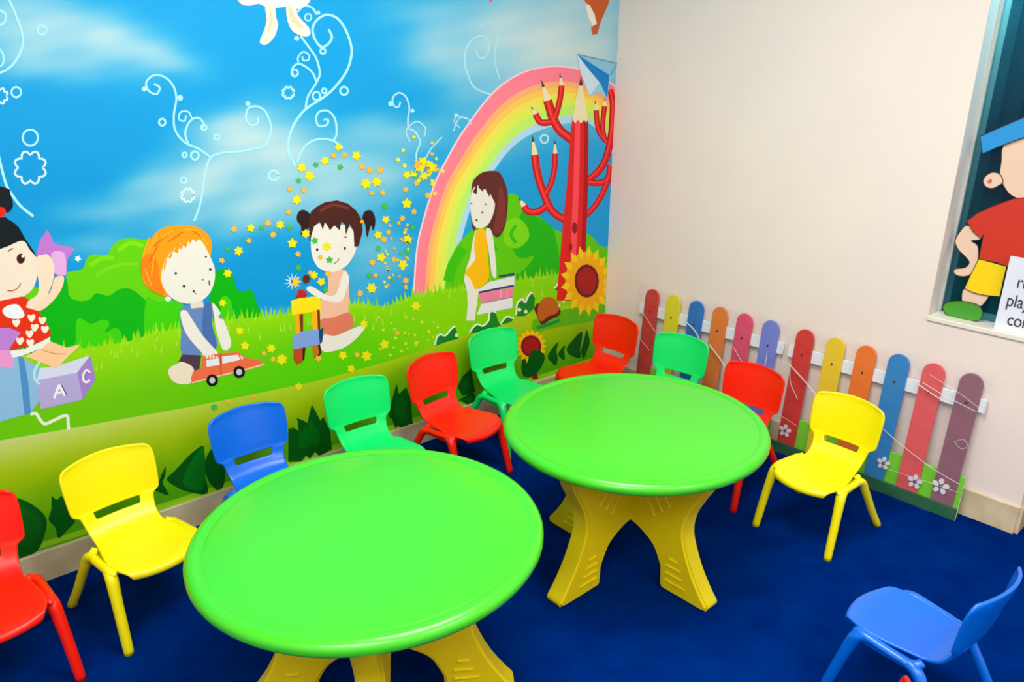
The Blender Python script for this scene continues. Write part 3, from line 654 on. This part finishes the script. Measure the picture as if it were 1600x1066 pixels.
LEGS = [leg_mesh(s, f) for f in (True, False) for s in (-1, 1)]; RAILS = [rail_mesh(s) for s in (-1, 1)]
CM = {'red': mat('red_plastic', (240, 28, 0), .33, .45, bump=.03, bscale=200), 'yellow': mat('yellow_plastic', (238, 226, 0), .33, .45, bump=.03, bscale=200),
      'blue': mat('blue_plastic', (0, 104, 218), .26, .6, bump=.03, bscale=200), 'green': mat('mint_green_plastic', (0, 222, 104), .33, .45, bump=.03, bscale=200)}
proto = {}
def chair(color, x, y, a, label):
    t = empty('child_chair', (x, y, 0), a, label, 'chair', color + ' plastic children\'s chairs')
    if color not in proto:
        ps = []
        for nm, me in [('seat', SEAT), ('backrest', BACK)] + [('side_rail', r) for r in RAILS] + [('leg', l) for l in LEGS]:
            me = me.copy(); me.materials.clear(); me.materials.append(CM[color])
            o = bpy.data.objects.new(nm, me); COL.objects.link(o); o.parent = t; ps.append(o)
        proto[color] = ps
    else:
        for p in proto[color]:
            o = p.copy(); COL.objects.link(o); o.parent = t
    return t
chair('red', -3.071, -.427, -.001, 'red plastic chair cut by the left edge, left of the yellow chair by the mural')
chair('yellow', -2.648, -.392, .122, 'yellow plastic chair against the mural, left of the nearer green table')
chair('blue', -2.182, -.350, .002, 'blue plastic chair against the mural behind the nearer table')
chair('green', -1.744, -.372, -.034, 'mint green plastic chair behind the nearer table, between blue and red chairs')
chair('red', -1.336, -.354, .110, 'red plastic chair by the mural between two mint green chairs')
chair('green', -.930, -.254, -.057, 'mint green plastic chair beside the printed small sunflower, behind the farther table')
chair('red', -.461, -.356, -1.545, 'red plastic chair in the wall corner, left of the first picket')
chair('green', -.446, -.776, -1.433, 'mint green plastic chair in front of the picket panel nearer the corner')
chair('red', -.532, -1.210, -1.556, 'red plastic chair between the mint green and yellow chairs by the pickets')
chair('yellow', -.555, -1.643, -1.580, 'yellow plastic chair by the pickets, right of the farther table')
chair('blue', -1.216, -2.284, -3.227, 'blue plastic chair seen from behind, standing alone in the lower right corner')
chair('red', -1.884, -2.295, 3.41, 'red plastic chair with only its backrest tip showing at the bottom edge')

# ---------------------------------------------------------------- picket panels wrapped in film
M_white = mat('white_paint', (226, 234, 236), .5, bump=.05, bscale=50)
M_gr = mat('bright_green_board', (112, 208, 8), .5); M_dg = mat('dark_green_board', (0, 92, 50), .5, .2)
M_scr = mat('dark_screw', (40, 20, 25), .4); M_fl = mat('flower_white', (226, 222, 230), .5); M_fc = mat('flower_centre', (92, 70, 100), .5)
mf = bpy.data.materials.new('clear_film'); mf.use_nodes = True; nt = mf.node_tree
pb = nt.nodes['Principled BSDF']; pb.inputs['Base Color'].default_value = (.9, .92, .92, 1); pb.inputs['Roughness'].default_value = .12
tr = nt.nodes.new('ShaderNodeBsdfTransparent'); mx = nt.nodes.new('ShaderNodeMixShader'); mx.inputs[0].default_value = .035
nz = nt.nodes.new('ShaderNodeTexNoise'); nz.inputs['Scale'].default_value = 9; nz.inputs['Distortion'].default_value = 1.2
bp = nt.nodes.new('ShaderNodeBump'); bp.inputs['Strength'].default_value = .6; bp.inputs['Distance'].default_value = .02
nt.links.new(nz.outputs['Fac'], bp.inputs['Height']); nt.links.new(bp.outputs[0], pb.inputs['Normal'])
nt.links.new(tr.outputs[0], mx.inputs[1]); nt.links.new(pb.outputs[0], mx.inputs[2]); nt.links.new(mx.outputs[0], nt.nodes['Material Output'].inputs[0])
mc = bpy.data.materials.new('film_crease'); mc.use_nodes = True; nt = mc.node_tree
pb = nt.nodes['Principled BSDF']; pb.inputs['Base Color'].default_value = rgb((236, 236, 228)); pb.inputs['Roughness'].default_value = .2
tr = nt.nodes.new('ShaderNodeBsdfTransparent'); mx = nt.nodes.new('ShaderNodeMixShader'); mx.inputs[0].default_value = .5
nt.links.new(tr.outputs[0], mx.inputs[1]); nt.links.new(pb.outputs[0], mx.inputs[2]); nt.links.new(mx.outputs[0], nt.nodes['Material Output'].inputs[0])
TILT = math.atan(.09)
def plank(bm, y0, y1, z0, z1, x0, x1, roundtop=False):
    if roundtop:
        r = (y1-y0)/2; c = (y0+y1)/2
        pts = [(y0, z0), (y1, z0), (y1, z1-r)] + [(c+r*math.cos(a), z1-r+r*math.sin(a)) for a in [math.pi*k/14 for k in range(1, 14)]] + [(y0, z1-r)]
    else: pts = [(y0, z0), (y1, z0), (y1, z1), (y0, z1)]
    prism(bm, pts, lambda u, v, d: (d, u, v), x0, x1)
def picket_panel(label, ys, cols, ya, yb, creases, flowers):
    root = empty('picket_panel', (-.085, 0, 0), 0, label, 'fence panel', 'wrapped picket panels')
    root.rotation_euler = (0, TILT, 0)
    # local x: 0 = front of base strip (towards the room), pickets at .006 .. .018
    for y, (cn, c) in zip(ys, cols):
        bm = bmesh.new(); plank(bm, y-.044, y+.044, .03, .612, .006, .018, True); bevel(bm, .0025, 2)
        p = from_bm('picket', bm, mat(cn.replace(' ', '_') + '_paint', c, .38, .4, bump=.06, bscale=25), root); p['label'] = cn + ' picket with rounded top'
        bm = bmesh.new(); bmesh.ops.create_cone(bm, cap_ends=True, segments=12, radius1=.0055, radius2=.004, depth=.004, matrix=Matrix.Translation((.004, y, .49)) @ Matrix.Rotation(-math.pi/2, 4, 'Y'))
        from_bm('screw', bm, M_scr, p)
    bm = bmesh.new(); plank(bm, yb, ya, .462, .520, .018, .030); bevel(bm, .002, 1); from_bm('rail', bm, M_white, root)
    for i in range(len(ys)):                                           # short bright grass blocks between pickets
        y = ys[i]-.071
        bm = bmesh.new(); plank(bm, max(y-.03, yb+.004), y+.03, .02, .185, .0185, .028); bevel(bm, .002, 1); from_bm('grass_block', bm, M_gr, root)
    bm = bmesh.new(); plank(bm, yb, ya, 0, .052, -.004, .0045); plank(bm, yb, ya, 0, .02, .0045, .034); bevel(bm, .002, 1); from_bm('base_board', bm, M_dg, root)
    for (y, z, r) in flowers:
        bm = bmesh.new()
        for k in range(5):
            a = 2*math.pi*k/5+.3; c_, s_ = math.cos(a), math.sin(a)
            pts = [(y+c_*u-s_*v, z+s_*u+c_*v) for u, v in ((r*.25, -r*.10), (r*.6, -r*.30), (r*.95, -r*.22), (r, 0), (r*.95, r*.22), (r*.6, r*.30), (r*.25, r*.10))]
            prism(bm, pts, lambda u, v, d: (d, u, v), .0005, .0055)
        f = from_bm('flower', bm, M_fl, root)
        bm = bmesh.new(); bmesh.ops.create_cone(bm, cap_ends=True, segments=14, radius1=r*.3, radius2=r*.2, depth=.008, matrix=Matrix.Translation((.002, y, z)) @ Matrix.Rotation(-math.pi/2, 4, 'Y'))
        from_bm('flower_centre', bm, M_fc, f)
    # film bag with wrinkles: front sheet and rim
    bm = bmesh.new(); NY, NZ = 60, 44
    g = [[bm.verts.new((-.014 - .004*math.sin(i*.9+j*.35) - .003*math.sin(j*1.1-i*.4), yb-.004+(ya-yb+.008)*i/NY, .002+.636*j/NZ)) for j in range(NZ+1)] for i in range(NY+1)]
    for i in range(NY):
        for j in range(NZ): bm.faces.new((g[i][j], g[i+1][j], g[i+1][j+1], g[i][j+1]))
    wrap = from_bm('plastic_wrap', bm, mf, root, True); wrap['label'] = 'clear plastic film wrapped round the panel'
    bm = bmesh.new()
    rim = [(-.012, ya+.004, .004), (-.01, ya+.004, .638), (-.01, (ya+yb)/2, .632), (-.01, yb-.004, .640), (-.012, yb-.004, .004)]
    tube(bm, rim, [.0012]*5, 6)
    for pts, r in creases:
        q = catmull(pts, False, 6) if len(pts) > 2 else pts
        tube(bm, [(-.020, a, b) for a, b in q], [r*1.3]*len(q), 6, flat=.5)
    from_bm('crease', bm, mc, wrap)
YA = [-.351, -.492, -.636, -.778, -.919, -1.061]
YB = [-1.237, -1.384, -1.524, -1.664, -1.806, -1.950]
picket_panel('film-wrapped picket panel nearer the wall corner, ending in a lavender picket', YA,
    [('dark red', (196,44,38)), ('lemon yellow', (222,212,14)), ('bright blue', (8,110,190)), ('tan orange', (222,118,34)), ('raspberry pink', (220,66,104)), ('lavender', (112,124,206))], -.268, -1.135,
    [([(-.30, .50), (-.36, .45), (-.42, .40)], .0016), ([(-.60, .50), (-.66, .47), (-.70, .43)], .004), ([(-.76, .42), (-.84, .36), (-.90, .31)], .004), ([(-.90, .44), (-.94, .40), (-.97, .37)], .0018), ([(-.32, .34), (-.40, .29)], .0012), ([(-1.08, .46), (-1.08, .40)], .002)], [(-.372, .10, .03), (-.70, .12, .026), (-1.0, .10, .028)])
picket_panel('film-wrapped picket panel below the window, ending in a mauve picket', YB,
    [('brick red', (204,36,26)), ('golden yellow', (232,196,24)), ('strong orange', (232,112,14)), ('cyan blue', (20,124,190)), ('salmon pink', (222,82,84)), ('dusty mauve', (138,88,104))], -1.162, -2.018,
    [([(-1.20, .44), (-1.28, .39), (-1.36, .335), (-1.40, .31)], .0035), ([(-1.205, .43), (-1.22, .36), (-1.255, .31), (-1.27, .29)], .0016), ([(-1.78, .53), (-1.88, .50), (-2.0, .475)], .0022), ([(-1.80, .57), (-1.92, .53), (-2.01, .49)], .0014), ([(-1.76, .52), (-1.84, .49), (-1.90, .475)], .0035), ([(-1.66, .29), (-1.78, .235), (-1.90, .19), (-2.01, .165)], .002), ([(-1.18, .19), (-1.24, .18), (-1.29, .165)], .0014),
     ([(-1.70, .12), (-1.83, .125), (-2.01, .13)], .0012), ([(-1.95, .33), (-1.98, .35), (-2.0, .33), (-1.98, .31), (-1.95, .33)], .0014), ([(-1.20,.20),(-1.165,.42)], .001)], [(-1.226, .115, .03), (-1.40, .13, .024), (-1.695, .13, .028), (-1.835, .10, .03), (-1.935, .12, .034)])

# ---------------------------------------------------------------- board figure and sign standing on the sill
BXF = .062
def fp(px, py, x):
    d = FWD + RGT*((px-PX)/F_PX) - UPV*((py-PY)/F_PX); t = (x-CAM.x)/d.x; P = CAM + d*t
    return (P.y, P.z)
fig = empty('board_figure', (0, 0, 0), 0, 'painted cut-out boy in blue cap, red shirt and yellow shorts on the window sill', 'cut-out')
def board(name, pts, c, x, th=.004, smooth=True, label=None, parent=fig, edge=True):
    q = [fp(a, b, BXF) for a, b in pts]
    q = [(a, max(b, SILL+.0005)) for a, b in q]
    if smooth: q = catmull(q, True, 4)
    bm = bmesh.new(); prism(bm, q, lambda u, v, d: (d, u, v), x, x+th)
    o = from_bm(name, bm, mat(name + '_paint', c, .45), parent)
    if label: o['label'] = label
    if edge:                                               # dark painted outline
        b2 = bmesh.new(); n = len(q)
        tube(b2, [(x, a, b) for a, b in q+[q[0]]], [.0016]*(n+1), 5); from_bm('outline', b2, M_out, o)
    return o
M_out = mat('outline_paint', (48, 28, 22), .5)
SKN = (236, 200, 174)
board('shoe', [(1474,482),(1478,474),(1492,470),(1510,471),(1528,476),(1536,486),(1533,498),(1522,502),(1500,500),(1482,494)], (66,150,40), BXF-.006, label='green shoe')
board('leg', [(1508,450),(1545,456),(1536,476),(1524,479),(1510,474),(1503,471)], SKN, BXF)
board('shorts', [(1531,403),(1545,408),(1574,416),(1582,418),(1560,520),(1600,470),(1563,463),(1540,462),(1522,456),(1508,450),(1520,425)][0:3]+[(1574,416),(1568,440),(1563,463),(1540,461),(1522,457),(1508,450),(1518,428)], (250,212,4), BXF-.006, smooth=False, label='yellow shorts')
board('shirt', [(1512,345),(1528,333),(1552,322),(1585,310),(1640,306),(1700,330),(1690,420),(1600,425),(1560,410),(1531,404),(1534,386),(1538,366),(1534,372),(1522,362)], (206,44,26), BXF-.009, smooth=False, label='red short-sleeved shirt')
board('arm', [(1512,352),(1502,360),(1493,376),(1498,390),(1508,400),(1515,410),(1508,418),(1493,420),(1491,426),(1498,431),(1512,431),(1524,422),(1529,404),(1528,384),(1518,376),(1532,374),(1530,362)], SKN, BXF-.003)
board('head', [(1568,228),(1565,252),(1563,276),(1575,300),(1590,310),(1608,316),(1660,318),(1700,290),(1705,230),(1690,190),(1640,190),(1590,205)], SKN, BXF-.003)
board('ear', [(1563,272),(1552,269),(1542,274),(1537,283),(1542,292),(1552,294),(1561,290),(1568,284)], SKN, BXF-.006)
board('inner_ear', [(1549,279),(1544,283),(1547,287),(1551,283)], (206,110,96), BXF-.008, edge=False)
board('cap', [(1533,213),(1560,201),(1600,184),(1690,160),(1700,190),(1600,215),(1560,230),(1537,240)], (30,146,214), BXF-.012, smooth=False, label='blue cap')
sign = empty('sign_board', (0, 0, 0), 0, 'white lettered board standing on the window sill before the painted boy', 'sign')
SX = .030
q = [fp(1579,400,SX), (fp(1579,400,SX)[0]-.34, fp(1579,400,SX)[1]), (fp(1579,400,SX)[0]-.34, SILL), (fp(1552,511,SX)[0], SILL)]
q[3] = (q[0][0], SILL)
bm = bmesh.new(); prism(bm, q, lambda u, v, d: (d, u, v), SX, SX+.004); from_bm('panel', bm, mat('sign_white', (228, 230, 240), .45), sign)
M_ink = mat('sign_ink', (56, 58, 72), .5)
def text(s, px, py, size):
    cu = bpy.data.curves.new('t', 'FONT'); cu.body = s; cu.size = size; cu.extrude = .0006; cu.space_character = .95
    o = bpy.data.objects.new('t', cu); COL.objects.link(o)
    me = bpy.data.meshes.new_from_object(o.evaluated_get(bpy.context.evaluated_depsgraph_get())); bpy.data.objects.remove(o)
    y, z = fp(px, py, SX)
    me.transform(Matrix(((0, 0, -1, SX-.0012), (-.8, 0, 0, y), (0, 1, 0, z), (0, 0, 0, 1))))
    link('lettering', me, sign, [M_ink])
text('ru', 1587, 449, .068); text('play', 1571, 477, .068); text('corn', 1572, 507, .068)
